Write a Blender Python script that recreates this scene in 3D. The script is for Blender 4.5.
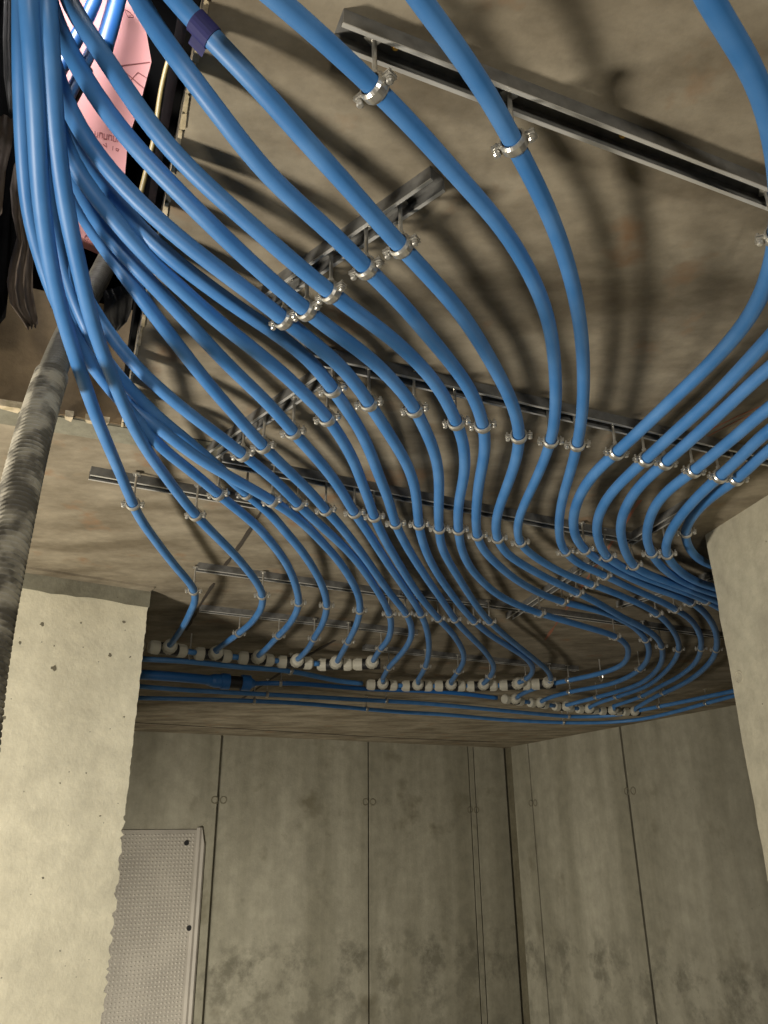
import bpy, bmesh, math, random
from mathutils import Vector, Matrix
random.seed(7)
C = bpy.context.scene
for o in list(bpy.data.objects): bpy.data.objects.remove(o)
COL = C.collection
PI = math.pi

# ------------------------------------------------------------------ camera
F_PX = 775.0
CAM_Z = 2.3                    # height of the camera over the floor
zen = Vector((-22.0, 1852.0, -F_PX)).normalized()      # up, in camera axes
fw = Vector((0, 0, -1.0)); yv = (fw - fw.dot(zen) * zen).normalized(); xv = yv.cross(zen)
W = Matrix((xv, yv, zen))      # camera axes -> world axes
cam = bpy.data.objects.new('camera', bpy.data.cameras.new('camera'))
COL.objects.link(cam); C.camera = cam
cam.matrix_world = Matrix.Translation((0, 0, CAM_Z)) @ W.to_4x4()
cam.data.sensor_fit = 'VERTICAL'; cam.data.sensor_height = 36.0
cam.data.lens = 36.0 * F_PX / 1024.0
cam.data.clip_start = 0.02

# ------------------------------------------------------------------ light
C.view_settings.view_transform = 'Standard'; C.view_settings.look = 'None'
C.view_settings.gamma = 1.0; C.view_settings.use_curve_mapping = False
C.view_settings.exposure = 0.0
w = bpy.data.worlds.new('world'); C.world = w; w.use_nodes = True
w.node_tree.nodes['Background'].inputs[0].default_value = (1.0, 0.93, 0.80, 1)
w.node_tree.nodes['Background'].inputs[1].default_value = 0.025
def area(name, loc, target, size, power, col, spread=180):
    l = bpy.data.lights.new(name, 'AREA'); l.spread = math.radians(spread); l.shape = 'DISK'; l.size = size; l.energy = power; l.color = col
    o = bpy.data.objects.new(name, l); COL.objects.link(o); o.location = loc
    o.rotation_euler = (Vector(target) - Vector(loc)).to_track_quat('-Z', 'Y').to_euler(); return o
def rel(x, y, z): return (x, y, CAM_Z + z)
area('floor_lamp_left', rel(-2.3, 1.1, -0.95), rel(0.2, 2.6, 1.0), 0.46, 104, (1.0, 0.92, 0.79))
area('work_lamp', rel(0.5, -2.2, -0.35), rel(-0.3, 3.0, 0.7), 0.40, 50, (1.0, 0.93, 0.80))
area('room_lamp', rel(-2.7, 5.2, -1.7), rel(0.6, 10.5, -1.5), 0.5, 84, (1.0, 0.93, 0.78), 110)
area('shaft_daylight', rel(-1.0, 0.9, 3.4), rel(-0.8, 2.1, 1.8), 0.8, 15, (0.98, 0.95, 0.95), 80)

# ------------------------------------------------------------------ geometry of the place
H = 1.1                        # ceiling over the camera
ZC = CAM_Z + H
def ray(px, py): return W @ Vector((px - 384.0, 512.0 - py, -F_PX))
def at(px, py, h):             # point at height h over the camera
    r = ray(px, py); k = h / r.z
    return Vector((r.x * k, r.y * k, CAM_Z + h))
def onplane(px, py, p0, nrm):
    r = ray(px, py); o = Vector((0, 0, CAM_Z)); k = (p0 - o).dot(nrm) / r.dot(nrm)
    return o + r * k
A0 = math.radians(22.5)
e1 = Vector((math.cos(A0), math.sin(A0), 0)); e2 = Vector((-math.sin(A0), math.cos(A0), 0))
def E(a, b, z): return e1 * a + e2 * b + Vector((0, 0, z))
UP = Vector((0, 0, 1))

# ------------------------------------------------------------------ materials
def mat(name, col, rough=0.6, metal=0.0, noise=None, bump=0.0, bscale=60, spec=0.5):
    m = bpy.data.materials.new(name); m.use_nodes = True; nt = m.node_tree; b = nt.nodes['Principled BSDF']
    b.inputs['Base Color'].default_value = (*col, 1); b.inputs['Roughness'].default_value = rough
    b.inputs['Metallic'].default_value = metal; b.inputs['Specular IOR Level'].default_value = spec
    tc = nt.nodes.new('ShaderNodeTexCoord')
    if noise:
        col2, sc, lo, hi = noise
        n = nt.nodes.new('ShaderNodeTexNoise'); n.inputs['Scale'].default_value = sc; n.inputs['Detail'].default_value = 6
        nt.links.new(tc.outputs['Object'], n.inputs['Vector'])
        r = nt.nodes.new('ShaderNodeValToRGB'); r.color_ramp.elements[0].position = lo; r.color_ramp.elements[1].position = hi
        r.color_ramp.elements[0].color = (*col, 1); r.color_ramp.elements[1].color = (*col2, 1)
        nt.links.new(n.outputs['Fac'], r.inputs['Fac']); nt.links.new(r.outputs['Color'], b.inputs['Base Color'])
    if bump:
        n2 = nt.nodes.new('ShaderNodeTexNoise'); n2.inputs['Scale'].default_value = bscale; n2.inputs['Detail'].default_value = 5
        nt.links.new(tc.outputs['Object'], n2.inputs['Vector'])
        bp = nt.nodes.new('ShaderNodeBump'); bp.inputs['Strength'].default_value = bump; bp.inputs['Distance'].default_value = 0.01
        nt.links.new(n2.outputs['Fac'], bp.inputs['Height']); nt.links.new(bp.outputs['Normal'], b.inputs['Normal'])
    return m
def concrete(name, base, dark, stain, sc=1.4, streak=None, pits=True, bump=0.35, stain_lo=0.60, rot=0.0, band=None):
    """mottled cast concrete: broad clouds, finer blotches, stretched streaks, tinted stains and small air holes"""
    m = bpy.data.materials.new(name); m.use_nodes = True; nt = m.node_tree; b = nt.nodes['Principled BSDF']; L = nt.links.new
    b.inputs['Roughness'].default_value = 0.85; b.inputs['Specular IOR Level'].default_value = 0.25
    tc = nt.nodes.new('ShaderNodeTexCoord')
    mp = nt.nodes.new('ShaderNodeMapping'); L(tc.outputs['Object'], mp.inputs['Vector'])
    mp.inputs['Rotation'].default_value = (0, 0, rot)
    if streak: mp.inputs['Scale'].default_value = streak
    def noise(scale, det, vec, rough=0.6):
        n = nt.nodes.new('ShaderNodeTexNoise'); n.inputs['Scale'].default_value = scale; n.inputs['Detail'].default_value = det
        n.inputs['Roughness'].default_value = rough; L(vec, n.inputs['Vector']); return n.outputs['Fac']
    def ramp(f, p0, p1, c0=(0,0,0), c1=(1,1,1)):
        r = nt.nodes.new('ShaderNodeValToRGB'); e = r.color_ramp.elements
        e[0].position = p0; e[1].position = p1; e[0].color = (*c0, 1); e[1].color = (*c1, 1); L(f, r.inputs['Fac']); return r.outputs['Color']
    def mix(f, a, c, kind='MIX'):
        x = nt.nodes.new('ShaderNodeMix'); x.data_type = 'RGBA'; x.blend_type = kind
        if hasattr(f, 'links'): L(f, x.inputs[0])
        else: x.inputs[0].default_value = f
        for s, v in ((6, a), (7, c)):
            if hasattr(v, 'links'): L(v, x.inputs[s])
            else: x.inputs[s].default_value = (*v, 1)
        return x.outputs[2]
    big = ramp(noise(sc, 5, mp.outputs['Vector']), 0.36, 0.66)
    c = mix(big, dark, base)
    fine = ramp(noise(sc * 7, 8, tc.outputs['Object'], 0.7), 0.3, 0.72, (0.80, 0.80, 0.80), (1.12, 1.12, 1.12))
    c = mix(1.0, c, fine, 'MULTIPLY')
    st = ramp(noise(sc * 1.9, 4, tc.outputs['Object']), stain_lo, stain_lo + 0.14)
    c = mix(st, c, stain)
    if band:      # tide-mark stain in a band of height
        sx = nt.nodes.new('ShaderNodeSeparateXYZ'); L(tc.outputs['Object'], sx.inputs[0])
        zr = nt.nodes.new('ShaderNodeValToRGB'); e = zr.color_ramp.elements; mr = nt.nodes.new('ShaderNodeMapRange')
        mr.inputs['From Min'].default_value = band[0]; mr.inputs['From Max'].default_value = band[1]; L(sx.outputs['Z'], mr.inputs['Value'])
        e[0].position = 0.0; e[0].color = (.35, .35, .35, 1); e[1].position = 1.0; e[1].color = (0, 0, 0, 1)
        k = zr.color_ramp.elements.new(.62); k.color = (1, 1, 1, 1); k = zr.color_ramp.elements.new(.78); k.color = (.1, .1, .1, 1); L(mr.outputs[0], zr.inputs['Fac'])
        ns = ramp(noise(3.2, 7, tc.outputs['Object'], 0.7), 0.47, 0.62)
        mm = mix(1.0, zr.outputs['Color'], ns, 'MULTIPLY'); c = mix(mm, c, tuple(x * .62 for x in dark))
    if pits:
        v = nt.nodes.new('ShaderNodeTexVoronoi'); v.inputs['Scale'].default_value = 16; L(tc.outputs['Object'], v.inputs['Vector'])
        pt = ramp(v.outputs['Distance'], 0.035, 0.06); c = mix(pt, tuple(x * 0.45 for x in dark), c)
    L(c, b.inputs['Base Color'])
    bp = nt.nodes.new('ShaderNodeBump'); bp.inputs['Strength'].default_value = bump; bp.inputs['Distance'].default_value = 0.008
    L(noise(38, 8, tc.outputs['Object'], 0.65), bp.inputs['Height']); L(bp.outputs['Normal'], b.inputs['Normal'])
    return m
M = {}
M['ceiling'] = concrete('ceiling_concrete', (0.345, 0.300, 0.222), (0.175, 0.145, 0.10), (0.26, 0.165, 0.095), 2.6, (1.0, 2.2, 1.0), rot=-0.7, stain_lo=0.60, pits=False, bump=0.13)
M['wall'] = concrete('wall_concrete', (0.37, 0.35, 0.28), (0.25, 0.235, 0.18), (0.17, 0.155, 0.11), 1.0, (2.6, 2.6, 0.30), stain_lo=0.60, band=(0.0, 1.75))
M['grey'] = concrete('grey_concrete', (0.26, 0.25, 0.19), (0.19, 0.18, 0.135), (0.15, 0.14, 0.10), 5.0)
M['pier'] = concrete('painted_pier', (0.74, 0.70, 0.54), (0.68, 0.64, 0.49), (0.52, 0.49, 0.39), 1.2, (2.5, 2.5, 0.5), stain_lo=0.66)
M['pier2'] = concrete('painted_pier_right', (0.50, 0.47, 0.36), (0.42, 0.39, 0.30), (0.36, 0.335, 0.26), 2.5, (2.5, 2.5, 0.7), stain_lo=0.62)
M['pock'] = mat('pock', (0.17, 0.155, 0.11), 0.9)
M['slabface'] = concrete('slab_face', (0.27, 0.20, 0.115), (0.16, 0.115, 0.065), (0.10, 0.075, 0.045), 2.5)
M['seam'] = mat('seam', (0.05, 0.04, 0.03), 0.9)
M['cream'] = mat('cream_plaster', (0.62, 0.52, 0.36), 0.9, noise=((0.42, 0.35, 0.22), 30, 0.4, 0.6), bump=0.6)
M['blue'] = mat('blue_pipe', (0.045, 0.185, 0.47), 0.46, noise=((0.085, 0.245, 0.55), 9, 0.35, 0.7))
M['bigblue'] = mat('blue_main', (0.02, 0.13, 0.42), 0.4, noise=((0.03, 0.17, 0.48), 6, 0.35, 0.7))
M['zinc'] = mat('zinc', (0.21, 0.207, 0.195), 0.60, 0.4, noise=((0.14, 0.137, 0.128), 40, 0.35, 0.7))  # darkened so the open channel looks shaded inside
M['steel'] = mat('steel', (0.66, 0.645, 0.60), 0.30, 0.75, noise=((0.45, 0.43, 0.38), 60, 0.4, 0.7))
M['lip'] = mat('lip_highlight', (0.60, 0.59, 0.55), 0.4, 0.35)  # pale colour stands in for light caught along the rail lips
M['nut'] = mat('pale_nut', (0.52, 0.50, 0.42), 0.6, bump=0.1)
M['black'] = mat('black_plastic', (0.012, 0.012, 0.014), 0.5)
M['tape'] = mat('blue_tape', (0.018, 0.02, 0.12), 0.7)
M['pink'] = mat('pink_board', (0.88, 0.42, 0.40), 0.8, noise=((0.82, 0.36, 0.35), 4, 0.4, 0.7), bump=0.05, bscale=200)
M['pinkmark'] = mat('pink_mark', (0.40, 0.12, 0.12), 0.8)
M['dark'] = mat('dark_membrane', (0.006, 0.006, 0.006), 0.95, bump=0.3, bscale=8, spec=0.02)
M['flap'] = mat('grey_flap', (0.05, 0.048, 0.045), 0.8, noise=((0.10, 0.095, 0.085), 12, 0.4, 0.7), bump=0.4, bscale=25)
M['brownflap'] = mat('brown_flap', (0.11, 0.085, 0.065), 0.85, noise=((0.19, 0.15, 0.12), 14, 0.4, 0.7), bump=0.4, bscale=25)
M['yellow'] = mat('yellow_cable', (0.34, 0.26, 0.085), 0.5)
M['hose'] = mat('hose', (0.20, 0.19, 0.155), 0.5, noise=((0.13, 0.12, 0.10), 25, 0.4, 0.65))
M['hosedust'] = mat('dusty_hose', (0.44, 0.41, 0.33), 0.75, noise=((0.13, 0.12, 0.095), 18, 0.42, 0.58))
M['floor'] = concrete('floor_concrete', (0.26, 0.24, 0.19), (0.20, 0.185, 0.15), (0.18, 0.2, 0.15), 0.8)
M['sheet'] = mat('dimpled_sheet', (0.40, 0.37, 0.325), 0.5, noise=((0.32, 0.295, 0.26), 2, 0.4, 0.65))
M['dimple'] = mat('dimple_tops', (0.50, 0.47, 0.42), 0.4)  # paler than the sheet: highlight on the dimples put into their colour
M['brass'] = mat('brass', (0.6, 0.36, 0.08), 0.35, 0.9)
M['rock'] = mat('rubble', (0.32, 0.22, 0.14), 0.95, noise=((0.18, 0.13, 0.09), 20, 0.4, 0.65), bump=0.8, bscale=30)
M['pinkrock'] = mat('pink_rubble', (0.55, 0.27, 0.22), 0.95, noise=((0.35, 0.2, 0.14), 20, 0.4, 0.65), bump=0.8, bscale=30)

# ------------------------------------------------------------------ helpers
def obj(name, bm, m, parent=None, smooth=False, recalc=True):
    if recalc: bmesh.ops.recalc_face_normals(bm, faces=bm.faces)
    me = bpy.data.meshes.new(name); bm.to_mesh(me); bm.free()
    if smooth:
        for p in me.polygons: p.use_smooth = True
    me.materials.append(m)
    o = bpy.data.objects.new(name, me); COL.objects.link(o)
    if parent: o.parent = parent
    return o
def tag(o, label, cat, group=None):
    o['label'] = label; o['category'] = cat
    if group: o['group'] = group
    return o
def thing(name, label, cat, loc=(0, 0, 0), group=None):
    o = bpy.data.objects.new(name, None); COL.objects.link(o); o.location = loc; o.empty_display_size = 0.05
    return tag(o, label, cat, group)
def struct(name, bm, m, smooth=False):
    o = obj(name, bm, m, smooth=smooth); o['kind'] = 'structure'; return o
def prism(bm, pts, vec):
    """solid from an outline and an extrusion vector"""
    a = [bm.verts.new(p) for p in pts]; b = [bm.verts.new(Vector(p) + Vector(vec)) for p in pts]; n = len(pts)
    bm.faces.new(a); bm.faces.new(b[::-1])
    for i in range(n): bm.faces.new((a[i], b[i], b[(i + 1) % n], a[(i + 1) % n]))
def quadbox(bm, o, a, b, c):
    o, a, b, c = map(Vector, (o, a, b, c)); prism(bm, [o, o + a, o + a + b, o + b], c)
def cyl(bm, p, q, r0, r1=None, n=16, cap=True):
    p, q = Vector(p), Vector(q); r1 = r0 if r1 is None else r1
    d = (q - p).normalized(); u = d.orthogonal().normalized(); v = d.cross(u)
    a = [bm.verts.new(p + (u * math.cos(t) + v * math.sin(t)) * r0) for t in [2 * PI * i / n for i in range(n)]]
    b = [bm.verts.new(q + (u * math.cos(t) + v * math.sin(t)) * r1) for t in [2 * PI * i / n for i in range(n)]]
    for i in range(n): bm.faces.new((a[i], a[(i + 1) % n], b[(i + 1) % n], b[i]))
    if cap: bm.faces.new(a[::-1]); bm.faces.new(b)
def tube(bm, pts, rad, n=14, cap=True):
    rings = []; T = [(pts[min(i + 1, len(pts) - 1)] - pts[max(i - 1, 0)]).normalized() for i in range(len(pts))]
    u = T[0].orthogonal().normalized()
    for i, p in enumerate(pts):
        u = (u - T[i] * u.dot(T[i])).normalized(); v = T[i].cross(u)
        r = rad(i) if callable(rad) else rad
        rings.append([bm.verts.new(p + (u * math.cos(2 * PI * k / n) + v * math.sin(2 * PI * k / n)) * r) for k in range(n)])
    for a, b in zip(rings, rings[1:]):
        for k in range(n): bm.faces.new((a[k], a[(k + 1) % n], b[(k + 1) % n], b[k]))
    if cap: bm.faces.new(rings[0][::-1]); bm.faces.new(rings[-1])
def resample(P, step):
    """smooth curve through P at even steps"""
    P = [Vector(p) for p in P]; Q = [P[0] * 2 - P[1]] + P + [P[-1] * 2 - P[-2]]; fine = []
    for i in range(1, len(Q) - 2):
        p0, p1, p2, p3 = Q[i - 1:i + 3]
        t0 = 0; t1 = max((p1 - p0).length, 1e-5) ** .5; t2 = t1 + max((p2 - p1).length, 1e-5) ** .5; t3 = t2 + max((p3 - p2).length, 1e-5) ** .5
        for k in range(14):
            t = t1 + (t2 - t1) * k / 14
            a1 = p0 * ((t1 - t) / (t1 - t0)) + p1 * ((t - t0) / (t1 - t0)); a2 = p1 * ((t2 - t) / (t2 - t1)) + p2 * ((t - t1) / (t2 - t1))
            a3 = p2 * ((t3 - t) / (t3 - t2)) + p3 * ((t - t2) / (t3 - t2))
            b1 = a1 * ((t2 - t) / (t2 - t0)) + a2 * ((t - t0) / (t2 - t0)); b2 = a2 * ((t3 - t) / (t3 - t1)) + a3 * ((t - t1) / (t3 - t1))
            fine.append(b1 * ((t2 - t) / (t2 - t1)) + b2 * ((t - t1) / (t2 - t1)))
    fine.append(P[-1]); out = [fine[0]]; acc = 0
    for a, b in zip(fine, fine[1:]):
        acc += (b - a).length
        if acc >= step: out.append(b); acc = 0
    if (out[-1] - fine[-1]).length > step * .3: out.append(fine[-1])
    else: out[-1] = fine[-1]
    for _ in range(6):          # even out the small wobble of the measured points
        out = [out[0]] + [out[i] * .5 + (out[i - 1] + out[i + 1]) * .25 for i in range(1, len(out) - 1)] + [out[-1]]
    return out
def lerp_keys(keys, x):
    if x <= keys[0][0]: return keys[0][1]
    for (a, u), (b, v) in zip(keys, keys[1:]):
        if x <= b: return u + (v - u) * (x - a) / (b - a)
    return keys[-1][1]

# ------------------------------------------------------------------ room shell
HA, HB = 0.055, 2.10           # right and far edge of the opening, along e1 / e2
HL, HN = -1.25, 0.62           # its left and near edge (outside the picture)
ST = 0.40                      # slab thickness
bm = bmesh.new()
X0, X1, Y0, Y1 = -6.5, 9.0, -6.0, 13.5
for (a0, a1, b0, b1) in ((X0, HL, Y0, Y1), (HA, X1, Y0, Y1), (HL, HA, HB, Y1), (HL, HA, Y0, HN)):
    quadbox(bm, E(a0, b0, ZC), e1 * (a1 - a0), e2 * (b1 - b0), UP * ST)
bmesh.ops.remove_doubles(bm, verts=bm.verts, dist=1e-5)
struct('ceiling', bm, M['ceiling'])
bm = bmesh.new(); quadbox(bm, (-8, -7, -0.1), (18, 0, 0), (0, 22, 0), (0, 0, 0.1)); struct('floor', bm, M['floor'])
# lining of the opening: cast faces under, dark membrane over
bm = bmesh.new(); quadbox(bm, E(HL - .02, HB - .004, ZC + .002), e1 * (HA - HL + .02), e2 * .02, UP * (ST - .004)); struct('trim_1', bm, M['slabface'])
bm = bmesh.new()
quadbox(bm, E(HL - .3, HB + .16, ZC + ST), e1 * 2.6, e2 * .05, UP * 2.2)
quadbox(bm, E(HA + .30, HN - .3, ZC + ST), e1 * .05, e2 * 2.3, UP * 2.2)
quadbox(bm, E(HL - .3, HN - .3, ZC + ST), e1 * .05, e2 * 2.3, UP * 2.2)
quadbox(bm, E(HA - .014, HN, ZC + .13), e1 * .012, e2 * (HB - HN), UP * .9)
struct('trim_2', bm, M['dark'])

# back wall and right wall: cast panels with open joints between them
Cn = at(504, 748, H); BL = at(221, 735, H); RR = at(731, 706, H)
db = (BL - Cn).normalized(); dr = (RR - Cn).normalized()
nb = Vector((-db.y, db.x, 0)); nb = nb if nb.dot(-Cn) > 0 else -nb        # towards the room
nr = Vector((-dr.y, dr.x, 0)); nr = nr if nr.dot(-Cn) > 0 else -nr
def dist_on(px, py, d, n):
    p = onplane(px, py, Cn, n); return (Vector((p.x, p.y, 0)) - Vector((Cn.x, Cn.y, 0))).dot(d)
def panels(name, d, n, cuts, end, m, s0):
    bm = bmesh.new(); s = s0
    base = Vector((Cn.x, Cn.y, 0))
    quadbox(bm, base + d * -0.3 - n * 0.06, d * (end + 0.3), -n * 0.2, UP * ZC)
    edges = []; p = s
    for c, gw in cuts: edges.append((p, c - gw)); p = c + gw
    edges.append((p, end))
    for a, b in edges:
        if b - a > 0.005: quadbox(bm, base + d * a, d * (b - a), -n * 0.061, UP * ZC)
    struct(name, bm, m)
gb = [dist_on(474, 760, db, nb), dist_on(468.5, 760, db, nb), dist_on(368.5, 760, db, nb), dist_on(221, 760, db, nb)]
panels('wall_back', db, nb, [(gb[0], .010), (gb[1], .010), (gb[2], .012), (gb[3], .018)], 7.5, M['wall'], .012)
gr = [dist_on(529, 760, dr, nr), dist_on(624, 760, dr, nr)]
panels('wall_right', dr, nr, [(gr[0], .012), (gr[1], .016)], 8.8, M['wall'], .17)
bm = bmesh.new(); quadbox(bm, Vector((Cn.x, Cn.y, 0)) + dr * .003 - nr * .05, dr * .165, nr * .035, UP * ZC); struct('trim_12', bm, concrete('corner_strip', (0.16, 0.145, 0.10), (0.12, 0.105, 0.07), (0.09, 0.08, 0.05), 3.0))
# formwork tie marks: a pair of shallow rings on each joint
def ring(bm, c, n, R, r):
    u = n.orthogonal().normalized(); v = n.cross(u); N = 20; K = 6; V = []
    for i in range(N):
        t = 2 * PI * i / N; d = u * math.cos(t) + v * math.sin(t)
        V.append([bm.verts.new(c + d * (R + r * math.cos(2 * PI * k / K)) + n * r * math.sin(2 * PI * k / K)) for k in range(K)])
    for i in range(N):
        for k in range(K):
            bm.faces.new((V[i][k], V[(i + 1) % N][k], V[(i + 1) % N][(k + 1) % K], V[i][(k + 1) % K]))
bm = bmesh.new()
for px, py, d, n in ((369, 802, db, nb), (219, 800, db, nb), (473, 810, db, nb), (630, 791, dr, nr), (533, 803, dr, nr)):
    c = onplane(px, py, Cn, n)
    for s in (-1, 1): ring(bm, c + d * (0.050 * s), n, 0.036, 0.007)
struct('trim_3', bm, M['pock'])

# left pier
P0, P1 = at(0, 567, H), at(150, 590, H); dp = (P1 - P0).normalized(); npn = Vector((dp.y, -dp.x, 0))
PE = Vector((P1.x, P1.y, 0)); bm = bmesh.new()
ZB = onplane(149, 606, P1, npn).z
edge = []; z = ZB
while z > 0:
    rough = 0.003 if z > onplane(130, 810, P1, npn).z else 0.012
    edge.append((random.uniform(-rough, rough * .5), z)); z -= random.uniform(0.006, 0.022)
edge.append((0, 0))
pts = [PE + dp * a + UP * zz for a, zz in edge] + [PE - dp * 2.2, PE - dp * 2.2 + UP * ZB]
prism(bm, pts, -npn * 0.28); struct('wall_left', bm, M['pier'])
bm = bmesh.new(); N = 40; top = [PE + dp * (.004) + UP * ZC, PE - dp * 2.2 + UP * ZC]
low = [PE - dp * (2.2 * (1 - i / N)) + dp * .004 * (i / N) + UP * (ZB - random.uniform(0, .012)) for i in range(N + 1)]
prism(bm, [p + npn * .006 for p in [top[1]] + low + [top[0]]], -npn * 0.29); struct('trim_4', bm, M['grey'])
bm = bmesh.new(); quadbox(bm, PE - dp * 2.2 + npn * .0 + UP * (ZC - .010), dp * 2.2, npn * 0.07, UP * .03); struct('trim_5', bm, M['ceiling'])
# pock marks in the left pier's paint
bm = bmesh.new()
for px, py, r in ((42, 624, .012), (20, 643, .009), (110, 655, .011), (130, 657, .007), (54, 668, .016), (124, 622, .010), (81, 623, .006), (4, 718, .009), (124, 717, .005),
                  (43, 878, .006), (60, 783, .004), (86, 773, .005), (100, 816, .005), (60, 951, .004), (54, 646, .004)):
    c = onplane(px, py, P1, npn); K = 9
    ps = [c + (dp * math.cos(2 * PI * k / K) + UP * math.sin(2 * PI * k / K)) * r * .75 * random.uniform(.6, 1.3) + npn * .001 for k in range(K)]
    prism(bm, ps, -npn * .01)
struct('trim_6', bm, M['pock'])

# right pier
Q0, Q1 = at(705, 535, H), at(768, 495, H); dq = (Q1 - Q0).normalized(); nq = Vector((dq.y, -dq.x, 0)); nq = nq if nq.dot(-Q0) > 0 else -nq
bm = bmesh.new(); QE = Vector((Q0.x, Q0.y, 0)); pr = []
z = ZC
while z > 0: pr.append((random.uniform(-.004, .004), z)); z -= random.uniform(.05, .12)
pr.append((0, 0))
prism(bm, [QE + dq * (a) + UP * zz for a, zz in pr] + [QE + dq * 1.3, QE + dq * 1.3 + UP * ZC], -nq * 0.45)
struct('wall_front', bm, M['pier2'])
bm = bmesh.new()
c = onplane(739, 677, Q0, nq); ring(bm, c, nq, .022, .0035); ring(bm, c, nq, .013, .002); struct('trim_7', bm, M['pier2'])

# seams and mortar on the ceiling
bm = bmesh.new()
def strip(bm, P, wd, th, jit=0.0):
    Q = resample([at(x, y, H) for x, y in P], .05)
    L_, R_ = [], []
    for i, p in enumerate(Q):
        d = (Q[min(i + 1, len(Q) - 1)] - Q[max(i - 1, 0)]).normalized(); s = Vector((-d.y, d.x, 0))
        k = wd * (1 + random.uniform(-jit, jit)) / 2
        L_.append(p + s * k - UP * th); R_.append(p - s * k - UP * th)
    prism(bm, L_ + R_[::-1], UP * (th + .01))
strip(bm, [(263, 508), (240, 545), (225, 565)], .012, .003, .5); strip(bm, [(214, 583), (201, 603), (186, 630)], .016, .003, .5)
strip(bm, [(240, 700), (300, 660), (335, 640)], .02, .003, .4)
strip(bm, [(128, 722), (230, 728), (380, 737), (495, 742)], .03, .003, .5)
struct('trim_8', bm, M['seam'])
bm = bmesh.new(); quadbox(bm, E(HL, HB + .002, ZC - .005), e1 * (HA - HL + .3), e2 * .10, UP * .01)
struct('trim_9', bm, M['grey'])
bm = bmesh.new(); b = HN
while b < HB:
    L_ = random.uniform(.03, .09); wd = random.uniform(.004, .008)
    prism(bm, [E(HA - .002, b, ZC - .004), E(HA - .002, min(b + L_, HB), ZC - .004), E(HA + wd, min(b + L_ * .9, HB), ZC - .004), E(HA + wd * .7, b + L_ * .1, ZC - .004)], UP * .03)
    b += L_ * random.uniform(.80, 1.02)
a = HL
while a < HA:
    L_ = random.uniform(.02, .07)
    prism(bm, [E(a, HB - .010, ZC - .006), E(a + L_, HB - .012, ZC - .006), E(a + L_ * .8, HB + random.uniform(.004, .02), ZC - .006), E(a + L_ * .1, HB + .008, ZC - .006)], UP * .02)
    a += L_ * random.uniform(1.3, 4.0)
struct('trim_10', bm, M['cream'])

bm = bmesh.new()
strip(bm, [(690, 441), (730, 418), (775, 400)], .004, .0015, .3); strip(bm, [(694, 444), (735, 420), (778, 403)], .003, .0015, .3); strip(bm, [(545, 640), (600, 560), (640, 500)], .012, .001, .8)
struct('trim_11', bm, mat('red_chalk', (0.42, 0.17, 0.10), 0.9))
# ------------------------------------------------------------------ pipes
Z0 = 0.985
# (measured run of each pipe, height of the run against picture row, end of run)
L = {}
L[1] = ([(27,-40),(29,0),(31,31),(33,62),(36,100),(37,131),(38,162),(41,206),(47,244),(53,281),(58,300),(64,320),(72,347),(81,373),(94,411),(106,440),(118,468),(128,492),(138,515),(156,541),(176,567),(192,586),(195.5,598),(191,611),(184,625),(174,640),(170,645)],
        [(-40,1.22),(0,1.16),(100,1.10),(200,1.05),(300,1.0),(400,.97),(500,Z0)])
L[2] = ([(44,-40),(47,0),(50,47),(52.5,100),(54,123),(57,150),(61,178),(65.6,206),(72,239),(81,275),(86,300),(93,325),(102,352),(114,381),(124,407),(136,431),(150,455),(167,478),(187,505),(207,527),(233,553),(250,573),(261,590),(263,602),(258,614),(249,625),(239,633),(227,642),(216,650)],
        [(-40,1.24),(0,1.17),(100,1.11),(200,1.06),(300,1.0),(400,.97),(500,Z0)])
L[3] = ([(21,-30),(20,40),(21,110),(24,170),(28,215),(34,239),(44,267),(54,300),(66,322),(80,347),(96,372),(112,391),(130,411),(146,431),(158,445),(174,458),(195,474),(217,493),(233,506),(255,524),(271,542),(285,561),(294,580),(299,602),(296,613),(287,627),(279,635),(267,648),(258,656)],
        [(-30,1.5),(0,1.46),(215,1.27),(267,1.2),(322,1.12),(375,1.055),(411,1.02),(445,.99),(460,Z0)])
L[4] = ([(36,-40),(38,40),(43,120),(48,180),(55,228),(61,258),(69,287),(78,308),(88,333),(102,357),(117,375),(131,390),(147,406),(158,418),(177,432),(195,447),(215,464),(236,484),(246,493),(258,503),(270,513),(284,530),(298,546),(312,566),(322,585),(327,605),(323,623),(314.7,637),(308,649),(297,660)],
        [(-40,1.55),(0,1.5),(200,1.34),(258,1.26),(308,1.18),(357,1.11),(400,1.06),(447,1.022),(484,1.01),(513,1.0),(546,Z0)])
L[5] = ([(33,-40),(34,40),(38,120),(43,190),(48,235),(55,270),(67,305),(79,333),(92,357),(105,378),(119,394),(133,407),(147,420),(167,434),(189,452),(205,463),(227,475),(250,488),(270,499),(284,508),(300,520),(325,545),(344,568),(358,594),(360,610),(356,626),(349,640),(342,653),(337,662)],
        [(-40,1.6),(0,1.56),(190,1.4),(270,1.28),(333,1.19),(378,1.12),(407,1.05),(434,1.0),(475,.965),(508,.97),(545,Z0)])
L[6] = ([(40,-40),(42,40),(45,120),(52,195),(60,240),(72,273),(86,298),(100,319),(116,345),(135,366),(158,388),(180,406),(192,416),(211,430),(232,445),(243,455),(263,470),(280,485),(295,501),(307,513),(326,530),(353,556),(372,582),(385,604),(391,620),(388,640),(381,648),(373,661)],
        [(-40,1.62),(0,1.58),(195,1.38),(273,1.24),(319,1.14),(366,1.06),(416,1.0),(455,Z0)])
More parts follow.
